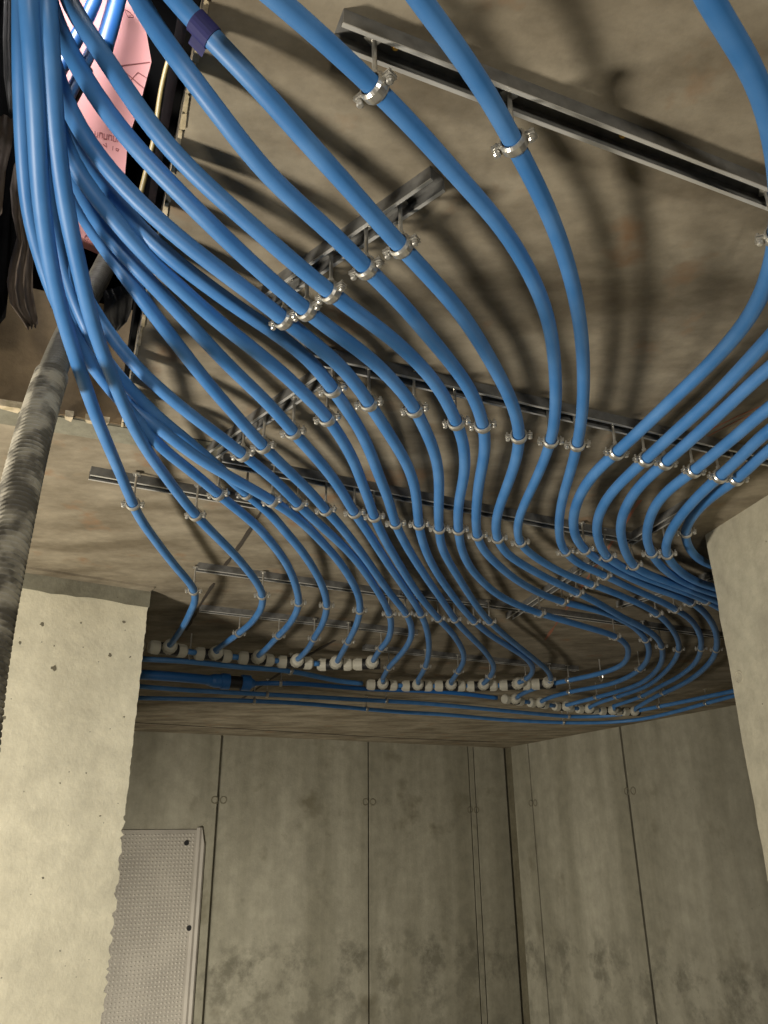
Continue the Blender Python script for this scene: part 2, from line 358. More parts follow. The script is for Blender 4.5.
L[7] = ([(41,-40),(43,40),(49,100),(57,150),(68,188),(84,217),(103,246),(122,270),(140,296),(156,317),(176,343),(198,371),(216,393),(234,413),(252,434),(263,446),(280,463),(298,480),(313,495),(325,509),(338,523),(357,547),(373,569),(389,592),(405,612),(411,625),(411,638),(402,653),(389,667),(383,678)],
        [(-40,1.64),(0,1.6),(150,1.38),(217,1.20),(260,1.11),(290,1.068),(317,1.05),(371,1.02),(413,1.0),(446,Z0)])
L[8] = ([(40,-40),(43,30),(48,80),(55,122),(66,158),(79,188),(94,218),(106,236),(122,253),(142,273),(160,292),(180,313),(205,341),(234,371),(262,397),(282,418),(293,432),(306,446),(320,462),(333,478),(344,495),(354,512),(366,529),(383,556),(402,584),(420,612),(427,630),(429,648),(425.7,666),(418,680)],
        [(-40,1.6),(0,1.54),(122,1.33),(188,1.21),(236,1.12),(275,1.07),(341,1.03),(400,1.0),(432,Z0)])
L[9] = ([(36,-40),(38,20),(43,60),(50,100),(59,136),(70,164),(81,182),(95,196),(109,212),(120,228),(140,250),(164,273),(191,298),(217,321),(235,335),(262,356),(289,378),(308,398),(319,407),(328,418),(340,436),(353,459),(361,480),(368,498),(374,516),(383,536),(398,562),(416,591),(437,617),(452,633),(462,649),(464,660),(458.5,671),(451,682)],
        [(-40,1.46),(0,1.38),(100,1.22),(182,1.13),(228,1.085),(273,1.05),(335,1.01),(398,Z0)])
L[10] = ([(38,-40),(40,10),(44,45),(51,80),(60,112),(71,141),(84,160),(98,176),(109,190),(122,208),(138,229),(160,249),(182,267),(209,287),(235,306),(267,327),(293,345),(309,359),(322,373),(332,388),(342,402),(353,418),(364,437),(373,459),(380,478),(388,498),(395,522),(406,545),(426,577),(444,603),(456,621),(470,636),(482,648),(491,660),(494,669),(489,678),(483,684)],
        [(-40,1.62),(0,1.54),(80,1.40),(141,1.28),(176,1.205),(208,1.13),(240,1.075),(306,1.03),(345,1.01),(388,Z0)])
L[11] = ([(41,-40),(42,0),(45,35),(51,62),(59,88),(69,110),(81,136),(95,154),(114,177),(133,198),(155,218),(182,241),(209,262),(235,281),(265,304),(284,319),(302,334),(323,350),(344,369),(359,388),(369,403),(379,418),(393,440),(406,462),(414,483),(417,503),(418.5,523),(423,543),(434,568),(453,596),(470,617),(489,634),(511,648),(527,659),(533,669),(529,677),(518,683)],
        [(-40,1.46),(0,1.38),(88,1.23),(136,1.15),(177,1.10),(218,1.06),(262,1.02),(319,Z0)])
L[12] = ([(41,-50),(45,-15),(50,9),(59,31),(72,57),(87,82),(100,104),(116,125),(138,151),(161,175),(178,192),(197,210),(220,234),(245,257),(271,281),(293,299),(306,311),(321,322),(338,335),(360,350),(381,368),(403,392),(416,410),(424,427),(433,447),(438.5,470),(439,495),(438.5,510),(439,527),(442,548),(457,575),(479,609),(491,623),(508,638),(533,658),(547,670),(551,679),(549,683)],
        [(-50,1.5),(0,1.37),(31,1.29),(82,1.20),(125,1.13),(175,1.07),(234,1.02),(311,Z0)])
L[13] = ([(54,-50),(61,-18),(68,2),(81,22),(97,46),(112,68),(128,93),(140,112),(157,136),(179,159),(206,186),(233,209),(262,234),(284,254),(302,270),(322,285),(333,294),(348,307),(360,315),(378,327),(402,347),(427,372),(442,392),(451,410),(457,423),(462,437),(465,455),(464,477),(460,495),(458,514),(458.4,530),(461,547),(470,567),(486,585),(500,596),(520,606),(542,614),(562,620),(586,627),(612,635),(624,642),(628.5,652),(622,665),(602,673),(580,678),(551,684),(533,689),(520,695)],
        [(-50,1.50),(2,1.36),(46,1.24),(93,1.15),(136,1.10),(186,1.05),(234,1.01),(294,Z0)])
L[14] = ([(113,-60),(124,-28),(138,0),(146,15),(164,42),(188,73),(213,105),(224,120),(240,142),(262,170),(281,189),(302,207),(327,228),(353,254),(367,269),(382,284),(398,299),(417,322),(433,341),(449,360),(465,381),(477,404),(483,424),(485.5,440),(484,457),(479,482),(477,500),(476,518),(477,535),(482,548),(497,564),(518,581),(542,594),(563,602),(585,607),(606,613),(630,624),(644,637),(649,650),(644,665),(630,676),(607,685),(574,691),(551,697),(542,701)],
        [(-60,1.32),(0,1.19),(42,1.11),(73,1.07),(105,1.05),(170,1.015),(269,Z0),(575,Z0),(600,1.01),(620,1.01),(645,Z0)])
L[15] = ([(138,-50),(156,-25),(176,0),(186,11),(205,33),(224,50),(246,72),(273,102),(300,135),(327,163),(353,192),(371,213),(389,234),(402,247),(416,262),(436,284),(453,303),(469,324),(484,349),(499,375),(512,402),(518,422),(519.5,437),(517,457),(508,484),(500,505),(496,522),(497,538),(506,553),(520,563),(541,575),(559,584),(578,593),(598,603),(622,617),(645,629),(657,638),(662,648),(661,663),(651,676),(637,685),(616,692),(590,699),(567,705)],
        [(-50,1.19),(0,1.10),(72,1.04),(163,1.0),(247,Z0)])
L[16] = ([(225,-45),(252,-22),(278,0),(292,11),(319,35),(344,58),(375,88),(409,122),(440,156),(465,185),(494,216),(517,249),(536,285),(549,320),(554,355),(556,392),(555,418),(551,441),(541,468),(531,490),(523,507),(517.5,525),(519,541),(527,551),(546,564),(569,576),(591,584),(617,594),(642,605),(656,613),(669,625),(678,640),(678,653),(666,671),(645,687),(620,696),(601,702),(590,707)],
        [(-45,Z0),(700,Z0)])
R = {}
R[1] = ([(385,-50),(403,-25),(419,0),(432,16),(450,38),(467,63),(488,94),(502,120),(514,143),(524,162),(536,184),(549,213),(558,235),(567,262),(574,289),(580,322),(583.5,363),(583,404),(580,431),(576,450),(570,473),(562,500),(559,523),(561,545),(569,556),(583,566),(604,575),(622,584),(642,593),(660,601),(675,609),(689,618),(699,632),(701,648),(695,663),(678,677),(661,686),(640,697),(614,706)],
        [(-50,Z0),(700,Z0)])
R[2] = ([(690,-40),(707,0),(724,23),(740,48),(752,68),(762,90),(770,120),(777,160),(780,200),(777,245),(763,293),(749,319),(724,349),(700,374),(675,397),(648,423),(617,452),(598,469),(584,487),(576,505),(573,522),(576,538),(585,550),(603,563),(627,576),(649,586),(672,594),(691,602),(705,613),(715,629),(717,645),(711,661),(694,677),(677,687),(655,697),(636,708)],
        [(-50,Z0),(700,Z0)])
R[3] = ([(830,262),(797,307),(769,338),(746,363),(713,398),(675,432),(646,459),(625,478),(608,497),(598,517),(597,535),(606,556),(616,563),(632,572),(655,581),(680,590),(705,600),(728,613),(748,630)],
        [(200,Z0),(700,Z0)])
R[4] = ([(850,300),(805,340),(768,368),(736,398),(703,429),(684,446),(667,461),(645,480),(630,499),(621,520),(622,541),(632,564),(645,573),(664,580),(682,587),(708,597),(735,610),(758,628)],
        [(200,Z0),(700,Z0)])
R[5] = ([(860,345),(812,379),(768,407),(740,433),(716,452),(694,471),(671,487),(656,504),(648,524),(647,541),(652,554),(664,569),(684,582),(710,592),(738,600),(762,612)],
        [(200,Z0),(700,Z0)])
R[6] = ([(860,372),(815,400),(768,430),(743,455),(720,476),(704,490),(688,507),(673,527),(667,540),(666,553),(675,567),(691,579),(712,587),(740,594),(768,604)],
        [(200,Z0),(700,Z0)])
R[7] = ([(880,372),(825,412),(768,449),(755,462),(737,479),(712,496),(695,513),(685,530),(688,546),(697,558),(710,565),(730,571),(760,580)],
        [(200,.99),(420,.99),(479,.99),(505,1.02),(530,1.03),(600,1.03)])
Mn = {}
Mn[1] = ([(60,652),(120,658),(185,661),(217,664.5),(243,667.5),(270,669),(292,671),(323,678),(345,682),(362,683.5)], [(0,Z0),(700,Z0)])
Mn[3] = ([(60,679),(141,686.5),(185,690),(221,692),(258,694),(295,696),(323,697.5),(365,700),(414,702.5),(476,708),(539,714),(569,716.5),(595,716.5),(618,715),(636,711),(657,707),(696,699),(733,691),(790,680)], [(0,Z0),(900,Z0)])
Mn[4] = ([(60,694),(139,698),(185,699),(254,701),(303,703.5),(365,709),(400,712),(445,714.5),(507,720),(563,722.5),(605,722.5),(636,720),(670,713),(707,703),(733,696),(790,682)], [(0,Z0),(900,Z0)])
Mn[2] = ([(254,683.4),(282,683),(313,684.5),(340,687),(365,689),(400,690),(440,691.5),(475,695),(497,698)], [(0,Z0+.0),(680,Z0+.0),(685,Z0+.03),(692,Z0+.03),(698,Z0)])

def world_run(P, keys):
    return [at(x, y, lerp_keys(keys, y)) for x, y in P]
def pipe_obj(name, run, rad, m, n=14, step=.03):
    c = resample(run, step); o = run[0].copy(); bm = bmesh.new()
    o = c[len(c) // 2].copy()
    tube(bm, [p - o for p in c], rad, n)
    ob = obj(name, bm, m, smooth=True); ob.location = o
    for p in ob.data.polygons:
        if len(p.vertices) > 4: p.use_smooth = False
    return ob, c
PR_ = 0.0160
RAD = {'L16': .0148, 'R1': .0150}
for k in range(2, 8): RAD['R%d' % k] = .0165
ordn = ['', 'first', 'second', 'third', 'fourth', 'fifth', 'sixth', 'seventh', 'eighth', 'ninth', 'tenth', 'eleventh', 'twelfth', 'thirteenth', 'fourteenth', 'fifteenth', 'sixteenth',
        'seventeenth', 'eighteenth', 'nineteenth', 'twentieth', 'twenty-first', 'twenty-second', 'twenty-third']
RUN = {}
lab = {1: 'leftmost blue pipe of the bundle, dusty, dropping steeply past the grey hose',
       2: 'second blue pipe from the left, falling steeply beside the leftmost one',
       15: 'blue pipe wrapped with dark blue tape at the edge of the ceiling opening',
       14: 'blue pipe leaving the ceiling opening just left of the taped pipe',
       16: 'blue pipe held by the top left clamp, right of the taped pipe'}
for k, (P, keys) in L.items():
    o, c = pipe_obj('water_pipe', world_run(P, keys), RAD.get('L%d' % k, PR_), M['blue']); RUN['L%d' % k] = c
    tag(o, lab.get(k, 'blue plastic water pipe, %s from the left along the second long clamp row' % ordn[k]), 'pipe', 'blue water pipes under the ceiling')
rl = {1: 'blue pipe held by the upper centre clamp, bowing out beyond the middle of the ceiling',
      2: 'blue pipe entering at the top right corner and sweeping back in from the right edge',
      3: 'blue pipe from the right edge, second highest of the right-hand sheaf',
      4: 'blue pipe from the right edge lying shaded below the second highest one',
      5: 'bright blue pipe from the right edge, fourth down in the right-hand sheaf',
      6: 'shaded blue pipe from the right edge, fifth down in the right-hand sheaf',
      7: 'lowest blue pipe from the right edge, nearest the right concrete pier'}
for k, (P, keys) in R.items():
    o, c = pipe_obj('water_pipe', world_run(P, keys), RAD['R%d' % k], M['blue']); RUN['R%d' % k] = c
    tag(o, rl[k], 'pipe', 'blue water pipes under the ceiling')
for k, lb in ((1, 'blue pipe running just below the left row of pale fittings'), (2, 'dark blue pipe running right from the thick pipe\'s black coupling'),
              (3, 'upper of the two thin blue pipes along the back of the ceiling'), (4, 'lower of the two thin blue pipes, nearest the back wall')):
    o, c = pipe_obj('supply_pipe', world_run(*Mn[k]),   .0165, M['blue'] if k != 2 else M['bigblue'], 12, .05); RUN['M%d' % k] = c
    tag(o, lb, 'pipe')
# big main pipe with its coupling
run = resample(world_run([(60, 668), (141, 674.5), (185, 677.5), (218, 681)], [(0, Z0)]), .05)
root = thing('main_pipe', 'thick blue main pipe with a black coupling at the far left', 'pipe', run[-1]); o_ = run[-1]
bm = bmesh.new(); tube(bm, [p - o_ for p in run], .032, 20); obj('pipe_barrel', bm, M['bigblue'], root, True)
d = (at(254, 683.5, Z0) - at(218, 681, Z0)); L_ = d.length; d.normalize()
def seg(a, b, r0, r1=None): 
    bm = bmesh.new(); cyl(bm, d * L_ * a, d * L_ * b, r0, r1, 24); return bm
bm = seg(-.10, .30, .046); cyl(bm, d * L_ * .08, d * L_ * .30, .054, n=24); cyl(bm, d * L_ * -.3, d * L_ * -.10, .032, .046, 24); obj('collar', bm, M['bigblue'], root)
bm = seg(.30, .64, .042); obj('coupling_sleeve', bm, M['black'], root)
bm = seg(.64, .88, .054); cyl(bm, d * L_ * .88, d * L_ * 1.04, .046, .018, 24); obj('collar', bm, M['bigblue'], root)
# tape round the taped pipe
def nearest(run, px, py):
    best = None
    o = Vector((0, 0, CAM_Z)); r = ray(px, py).normalized()
    for i, p in enumerate(run):
        q = (p - o).normalized(); e = (q - r).length
        if best is None or e < best[0]: best = (e, i)
    i = best[1]; a, b = run[max(i - 1, 0)], run[min(i + 1, len(run) - 1)]
    dd = (b - a); base = a; bp = None
    for t in [k / 40 for k in range(41)]:
        p = a.lerp(b, t) if i in (0, len(run) - 1) else (a.lerp(run[i], t * 2) if t < .5 else run[i].lerp(b, t * 2 - 1))
        e = ((p - o).normalized() - r).length
        if bp is None or e < bp[0]: bp = (e, p)
    return bp[1], dd.normalized()
p, d = nearest(RUN['L15'], 203, 30)
taped = [o for o in bpy.data.objects if o.get('label', '').startswith('blue pipe wrapped')][0]
bm = bmesh.new(); loc = p - taped.location; s = d.cross(UP).normalized()
cyl(bm, loc - d * .017, loc + d * .017, PR_ + .0018, n=20)
quadbox(bm, loc - d * .012 + Vector((0, 0, -.002)), d * .026, s * -.036, UP * .003)
o = obj('tape', bm, M['tape'], taped); o['label'] = 'dark blue tape wrap with a loose tail'

# ------------------------------------------------------------------ clamps
HR = 1.068                     # underside of the rails over the camera
def clamp_parts(root, rad, rod, tz=0.0):
    """pipe runs along local Y"""
    R0 = rad + .0022; N = 28; wd = .0105
    bm = bmesh.new(); rings = []
    for i in range(N):
        t = 2 * PI * i / N; d = Vector((math.cos(t), 0, math.sin(t)))
        prof = ((-wd, .0), (-wd, .0022), (-wd * .55, .0050), (wd * .55, .0050), (wd, .0022), (wd, .0))
        rings.append([bm.verts.new(d * (R0 + h) + Vector((0, y, 0))) for y, h in prof])
    for i in range(N):
        a, b = rings[i], rings[(i + 1) % N]
        for k in range(6): bm.faces.new((a[k], b[k], b[(k + 1) % 6], a[(k + 1) % 6]))
    for s in (-1, 1):           # ears
        for zz in (.0015, -.0038):
            x = s * (R0 + .001); quadbox(bm, (x, -wd * .8, zz), (s * .017, 0, 0), (0, wd * 1.6, 0), (0, 0, .0024))
    cyl(bm, (0, 0, R0 + .002), (0, 0, R0 + .014), .0065, n=6)
    obj('band', bm, M['steel'], root, False)
    for s in (-1, 1):
        bm = bmesh.new(); x = s * (R0 + .0115)
        cyl(bm, (x, 0, -.011), (x, 0, -.0052), .0058, .0058, 10); cyl(bm, (x, 0, -.013), (x, 0, -.011), .0035, .0058, 10); cyl(bm, (x, 0, -.012), (x, 0, .013), .0028, n=8)
        obj('bolt', bm, M['steel'], root, False)
    bm = bmesh.new(); cyl(bm, (0, 0, R0 + .008), (0, 0, rod), .0040, n=8)
    quadbox(bm, (-.011, -.011, rod - .004), (.022, 0, 0), (0, .022, 0), (0, 0, .004))
    obj('threaded_rod', bm, M['steel'], root, False)
CL = []
protos = {}
def clamp(run, px, py, label, group, rail=None, rad=PR_, roof=False):
    p, d = nearest(RUN[run], px, py); top = (ZC if roof else CAM_Z + HR + .024) - p.z
    key = (round(rad, 4), round(top, 2))
    if key not in protos:
        root = thing('pipe_clamp', label, 'pipe clamp', group=group); clamp_parts(root, rad, top); protos[key] = root
    else:
        src = protos[key]; root = src.copy(); COL.objects.link(root); root['label'] = label; root['group'] = group
        for ch in src.children:
            c = ch.copy(); COL.objects.link(c); c.parent = root
    h = Vector((d.x, d.y, 0)).normalized(); x = h.cross(UP)
    root.location = p; root.rotation_euler = Matrix((x, h, UP)).transposed().to_euler()
    if rail: CL.append((rail, p))
    return root
pipe_txt = {}
rows = {
 'A': ('on the highest rail', [('L16',375,88),('R1',515,142),('R2',776,235)]),
 'B': ('on the upper short slanted rail', [('L11',283,320),('L12',306,311),('L13',330,293),('L14',365,269),('L15',401,246)]),
 'C': ('on the lower short slanted rail', [('L6',242,455),('L7',263,446),('L8',293,432),('L9',327,418),('L10',332,389)]),
 'D': ('on the long middle ceiling rail', [('L11',369,403),('L12',415,409),('L13',456.5,422),('L14',483,425),('L15',519,436),('L16',551,441),('R1',577.5,444),
       ('R2',616,452),('R3',645,459),('R4',665,462),('R5',694,471),('R6',720,476),('R7',737,479)]),
 'J': ('on the pale leftmost rail', [('L1',130,505),('L2',194.5,515.5),('L3',217.4,494.5),('L4',246,494)]),
 'E': ('on the second long rail', [('L5',271,502.5),('L6',297,504.5),('L7',324,511),('L8',353,513),('L9',373,516.5),('L10',395,523),('L11',418,524),('L12',439,528),
       ('L13',458,529),('L14',477,535),('L15',497,538),('L16',520,542),('R1',564,552),('R2',584,550),('R3',606,557),('R4',633,565.5)]),
 'K': ('near the right pier', [('R5',650,553),('R6',667,554),('R7',685,532)]),
 'F': ('on the left rail before the fittings', [('L1',194.6,590),('L2',262.5,595),('L3',299.4,602),('L4',326.4,605),('L5',360,610),('L6',390,613)]),
 'N': ('on the dark rail before the fittings', [('L7',405.6,613),('L8',420,614),('L9',438.4,618),('L10',453,620),('L11',474,621),('L12',489,622),
       ('L13',614.7,637),('L14',645.7,639),('L15',661.5,646),('L16',679,649),('R1',700,648),('R2',716,649)]),
 'G': ('on the short slanted rail right of centre', [('L13',540,613),('L14',562.5,602),('L15',577,592.5),('L16',592,584),('R1',605,575)]),
 'Q': ('on the short slanted rail near the right pier', [('L16',656.7,613),('R1',675,609),('R2',691,602),('R3',706,600)]),
 'O': ('just before the left row of fittings', [('L2',239,633),('L3',279,635.7),('L4',315,638.5),('L5',348,641),('L6',381,648)]),
 'P': ('just before the middle row of fittings', [('L7',389,667.5),('L8',425.7,666),('L9',458.5,671),('L10',490,676),('L11',526,679),('L12',550,679)]),
 'S': ('just before the right row of fittings', [('L13',569,681),('L14',570,691.5),('L14',640,669),('L15',597,697),('L16',617,697),('R1',642,696),('R2',664,693)]),
 'T': ('on the thin pipes along the back', [('M4',254,701),('M3',267,694.6),('M3',386,701),('M4',366,709),('M3',568,716.5),('M4',563,722.5),('M4',707,703),('M3',660,706.5),('M1',290,671),('M2',281,683)]),
}
for rk, (txt, items) in rows.items():
    items = sorted(items, key=lambda t: (t[1], t[2]))
    for i, (run, px, py) in enumerate(items):
        if len(items) <= 8 or i < len(items) // 2 + 1: pos = '%s from the left' % ordn[i + 1]
        else: pos = '%s from the right' % ordn[len(items) - i]
        if i == len(items) - 1: pos = 'rightmost one'
        rad = RAD.get(run, PR_) if run[0] != 'M' else .0165
        clamp(run, px, py, 'galvanised pipe clamp %s, %s' % (txt, pos), 'pipe clamps ' + txt, rk, rad, roof=rk in 'STK')

# ------------------------------------------------------------------ mounting rails
def rail(px0, px1, label, keys=(), wd=.041, ht=.030, snap=True):
    a, b = at(px0[0], px0[1], HR + .016), at(px1[0], px1[1], HR + .016); a.z = b.z = 0
    d = (b - a).normalized()
    pts = [Vector((p.x, p.y, 0)) for k, p in CL if k in keys]
    if snap and len(pts) > 1:      # the rail passes over the clamps it carries
        m = sum(pts, Vector()) / len(pts); sxx = sum((p.x - m.x) ** 2 for p in pts); syy = sum((p.y - m.y) ** 2 for p in pts); sxy = sum((p.x - m.x) * (p.y - m.y) for p in pts)
        t = .5 * math.atan2(2 * sxy, sxx - syy); d2 = Vector((math.cos(t), math.sin(t), 0)); d2 = d2 if d2.dot(d) > 0 else -d2
        print('rail', label[:30], 'dir err deg', round(math.degrees(d.angle(d2)), 1), 'offs', round((m - a).dot(Vector((-d.y, d.x, 0))), 3), 'resid', [round((p - m).dot(Vector((-d2.y, d2.x, 0))), 3) for p in pts])
        a2 = m + d2 * (a - m).dot(d2); b2 = m + d2 * (b - m).dot(d2); a, b, d = a2, b2, d2
    Ln = (b - a).length
    root = thing('mounting_rail', label, 'rail', (a.x, a.y, ZC))
    root.rotation_euler = (0, 0, math.atan2(d.y, d.x))
    t = .0022; prof = [(-wd/2, -ht), (-wd/2, 0), (wd/2, 0), (wd/2, -ht), (wd/2 - .0065, -ht), (wd/2 - .0065, -ht + .006), (wd/2 - .0065 + t, -ht + .006), (wd/2 - .0065 + t, -ht + t), (wd/2 - t, -ht + t), (wd/2 - t, -t),
            (-wd/2 + t, -t), (-wd/2 + t, -ht + t), (-wd/2 + .0065 - t, -ht + t), (-wd/2 + .0065 - t, -ht + .006), (-wd/2 + .0065, -ht + .006), (-wd/2 + .0065, -ht)]
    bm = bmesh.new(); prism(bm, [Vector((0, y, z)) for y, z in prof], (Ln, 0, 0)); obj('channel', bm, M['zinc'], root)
    for sg in (-1, 1):      # rolled lips, coloured bright for the light they catch
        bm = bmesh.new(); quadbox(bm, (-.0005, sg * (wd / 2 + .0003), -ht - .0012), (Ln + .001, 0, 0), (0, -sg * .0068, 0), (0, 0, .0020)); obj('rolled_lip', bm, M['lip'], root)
    x = .09
    while x < Ln - .03:
        bm = bmesh.new(); cyl(bm, (x, 0, -.009), (x, 0, -.0021), .0065, n=6); cyl(bm, (x, 0, -.013), (x, 0, -.009), .0035, n=8); obj('anchor_bolt', bm, M['brass'], root); x += .42
    return root
rail((337, 33), (860, 232), 'long galvanised channel rail crossing the top right of the ceiling', 'A')
rail((436, 178), (270, 302), 'upper short slanted channel rail with bright lips, above the pipe bundle', 'B')
rail((345, 378), (228, 457), 'lower short slanted channel rail, left of the middle of the ceiling', 'C')
rail((305, 350), (860, 492), 'long dark channel rail crossing the middle of the ceiling to the right edge', 'D')
rail((90, 473), (258, 503), 'pale channel rail nearest the left end, above the leftmost clamps', '', snap=False)
rail((222, 459), (640, 537), 'long dark channel rail next below the middle one', 'E')
rail((628, 541), (692, 503), 'short dark channel rail slanting up beside the right pier', '', snap=False)
rail((194, 571), (402, 599), 'grey channel rail above the first bends of the left pipes', 'F')
rail((404, 590), (722, 638), 'long dark channel rail above the bends of the right pipes', 'N')
rail((204, 605), (412, 635), 'thin pale channel rail just before the left row of fittings', 'O')
rail((362, 648), (576, 669), 'dark channel rail just before the middle row of fittings', 'P')
rail((503, 616), (606, 556), 'short slanted channel rail carrying the pipes right of centre', 'G')
rail((630, 607), (722, 578), 'short slanted channel rail close to the right pier', 'Q')

# ------------------------------------------------------------------ fittings
def nut(bm, p, d, r, l):
    cyl(bm, p, p + d * l * .82, r, n=20); cyl(bm, p + d * l * .82, p + d * l, r, r * .72, 20)
    u = d.orthogonal().normalized(); v = d.cross(u)
    for k in range(12):
        t = 2 * PI * k / 12; c = (u * math.cos(t) + v * math.sin(t)); s = d.cross(c)
        quadbox(bm, p + c * (r - .001) - s * .0022, s * .0044, c * .0028, d * l * .70)
def tee(px, py, run, nxt, label, group, left=True, right=True, h=Z0):
    c = at(px, py, h); pe = RUN[run][-1]
    X = nxt.normalized(); br = RUN[run][-3] - RUN[run][-1]; br.z = 0; br.normalize()
    root = thing('tee_fitting' if (left and right) else 'elbow_fitting', label, 'pipe fitting', c, group)
    bm = bmesh.new(); cyl(bm, X * -.045, X * .045, .029, n=20); cyl(bm, Vector(), br * .045, .029, n=20)
    cyl(bm, X * -.058, X * .058, .0335, n=20); obj('body', bm, M['black'], root)
    bm = bmesh.new(); nut(bm, br * .034, br, .038, .070); obj('branch_nut', bm, M['nut'], root)
    if left: bm = bmesh.new(); nut(bm, X * -.055, -X, .036, .056); obj('end_nut', bm, M['nut'], root)
    if right: bm = bmesh.new(); nut(bm, X * .055, X, .036, .056); obj('end_nut', bm, M['nut'], root)
    return root, c, X, br
def manifold(spots, txt, group, pre=True, post=False):
    cs = [at(x, y, Z0) for x, y, _ in spots]; N = len(cs)
    for i, (x, y, run) in enumerate(spots):
        nx = (cs[i + 1] - cs[i]) if i < N - 1 else (cs[i] - cs[i - 1])
        root, c, X, br = tee(x, y, run, nx, 'black fitting with ribbed pale nuts, %s in the %s row of fittings' % ((ordn[i + 1] + ' from the left') if i < N - 1 else 'rightmost', txt), group, True, i < N - 1 or post)
        # run the pipe into the branch nut
        if i < N - 1:
            Lg = nx.length
            if Lg > .23:
                bm = bmesh.new(); cyl(bm, X * .10, X * (Lg - .10), .0165, n=12); obj('pipe_stub', bm, M['blue'], root, True)
        bm = bmesh.new(); e = RUN[run][-1] - c
        tip = br * .085
        if (e - tip).length > .004: cyl(bm, tip, e + (e - tip).normalized() * .01, PR_ * .98, n=12); obj('pipe_end', bm, M['blue'], root, True)
        else: bm.free()
manifold([(132, 646, 'L1')], 'hidden', 'x') if False else None
manifold([(168, 649, 'L1'), (213, 655, 'L2'), (256, 659, 'L3'), (295, 662.5, 'L4'), (335, 664.5, 'L5'), (371, 664, 'L6')], 'left', 'fittings in the left row')
manifold([(382, 685, 'L7'), (417, 686, 'L8'), (450, 686, 'L9'), (482, 686, 'L10'), (515, 685, 'L11'), (547, 684, 'L12')], 'middle', 'fittings in the middle row')
manifold([(513, 700, 'L13'), (538, 703.5, 'L14'), (563, 707, 'L15'), (587, 709.5, 'L16'), (610, 711, 'R1'), (633, 712, 'R2')], 'right', 'fittings in the right row')
# left run-in to the left row
root = thing('pipe_coupling', 'pale ribbed coupling at the pier, left end of the left fittings row', 'pipe fitting', at(140, 646, Z0))
d = (at(168, 649, Z0) - at(140, 646, Z0)); d.normalize(); bm = bmesh.new(); nut(bm, d * -.04, d, .033, .065); obj('coupling_nut', bm, M['nut'], root)
bm = bmesh.new(); cyl(bm, d * -.8, d * -.04, .0165, n=12); obj('pipe_stub', bm, M['blue'], root, True)
for (px, py, lb) in ((190, 653, 'threaded hanger rod over the left row of fittings, beside its first one'), (601, 676, 'threaded hanger rod above the right row of fittings')):
    p = at(px, py, Z0); root = thing('hanger_rod', lb, 'hanger', p); bm = bmesh.new(); cyl(bm, (0, 0, .028), (0, 0, ZC - p.z), .0045, n=8); obj('rod', bm, M['steel'], root)
    bm = bmesh.new(); ring(bm, Vector(), (at(px + 5, py, Z0) - p).normalized(), .034, .004); obj('loop', bm, M['steel'], root)

# ------------------------------------------------------------------ in the opening
pl = E(0, HB + .015, 0)
def sh(px, py, off=0.0): return onplane(px, py, pl - e2 * off, -e2)
# pink insulation board
bm = bmesh.new()
pts = [sh(*q) for q in ((112,-60),(122,-8),(146,30),(151.5,62),(141,100),(128,140),(124,185),(106,247),(78,235),(20,222),(20,-60))]
c0 = sum(pts, Vector()) / len(pts); root = thing('insulation_board', 'pink insulation board standing in the ceiling opening behind the pipes', 'insulation', c0)
prism(bm, [p - c0 for p in pts], e2 * .05); obj('board', bm, M['pink'], root)
def mark(bm, P, wpx=1.0, off=.0015):
    for a, b in zip(P, P[1:]):
        A, B = sh(*a, off), sh(*b, off); dd = (B - A).normalized(); s = dd.cross(e2) * (.0018 * wpx)
        prism(bm, [A - s - c0, B - s - c0, B + s - c0, A + s - c0], e2 * .001)
bm = bmesh.new()
mark(bm, [(117, 66), (150, 62)], .9); mark(bm, [(118, 66), (144, 88)], .9); mark(bm, [(121, 67), (131, 80), (138, 72), (147, 78)], .7)
mark(bm, [(124, 9), (130, 12), (134, 17), (128, 17), (124, 9)], .5)
glyphs = 'O N U N O'
x = 95.0; y = 131.0
for k in range(6):   # faint mirrored lettering, too faint to read
    mark(bm, [(x, y), (x - .3, y + 5)], .7); mark(bm, [(x + 3, y + .8), (x + 2.6, y + 5.6)], .7)
    if k % 2: mark(bm, [(x, y), (x + 3, y + .8)], .6)
    else: mark(bm, [(x - .3, y + 5), (x + 2.6, y + 5.6)], .6)
    x += 4.6; y += 1.2
mark(bm, [(103, 144), (107, 147), (106, 143)], .7); mark(bm, [(113, 146), (112.6, 150)], .7); mark(bm, [(116, 148), (119, 149), (118, 151), (116, 150), (116, 148)], .6)
K = 14
mark(bm, [(90 + 5.5 * math.cos(2 * PI * i / K), 238.5 + 4.5 * math.sin(2 * PI * i / K)) for i in range(K + 1)], .7)
mark(bm, [(88, 236), (88, 242)], .6); mark(bm, [(92, 236), (92, 242)], .6)
o = obj('printed_marks', bm, M['pinkmark'], root); o['label'] = 'faint red printed lettering and lines on the board'
# yellow cable
def wire(name, P, depth, r, m, label, cat, n=8):
    c = resample([sh(x, y, dd) for (x, y), dd in zip(P, depth)], .02); o = c[len(c) // 2].copy(); bm = bmesh.new(); tube(bm, [p - o for p in c], r, n)
    ob = obj(name, bm, m, smooth=True); ob.location = o; return tag(ob, label, cat)
wire('cable', [(196,-30),(187,5),(180,30),(170,55),(163,80),(158,108),(155,135),(149,160),(142,188),(138,205)], [.15] * 10, .0085, M['yellow'], 'dull yellow cable hanging in the dark part of the ceiling opening', 'cable')
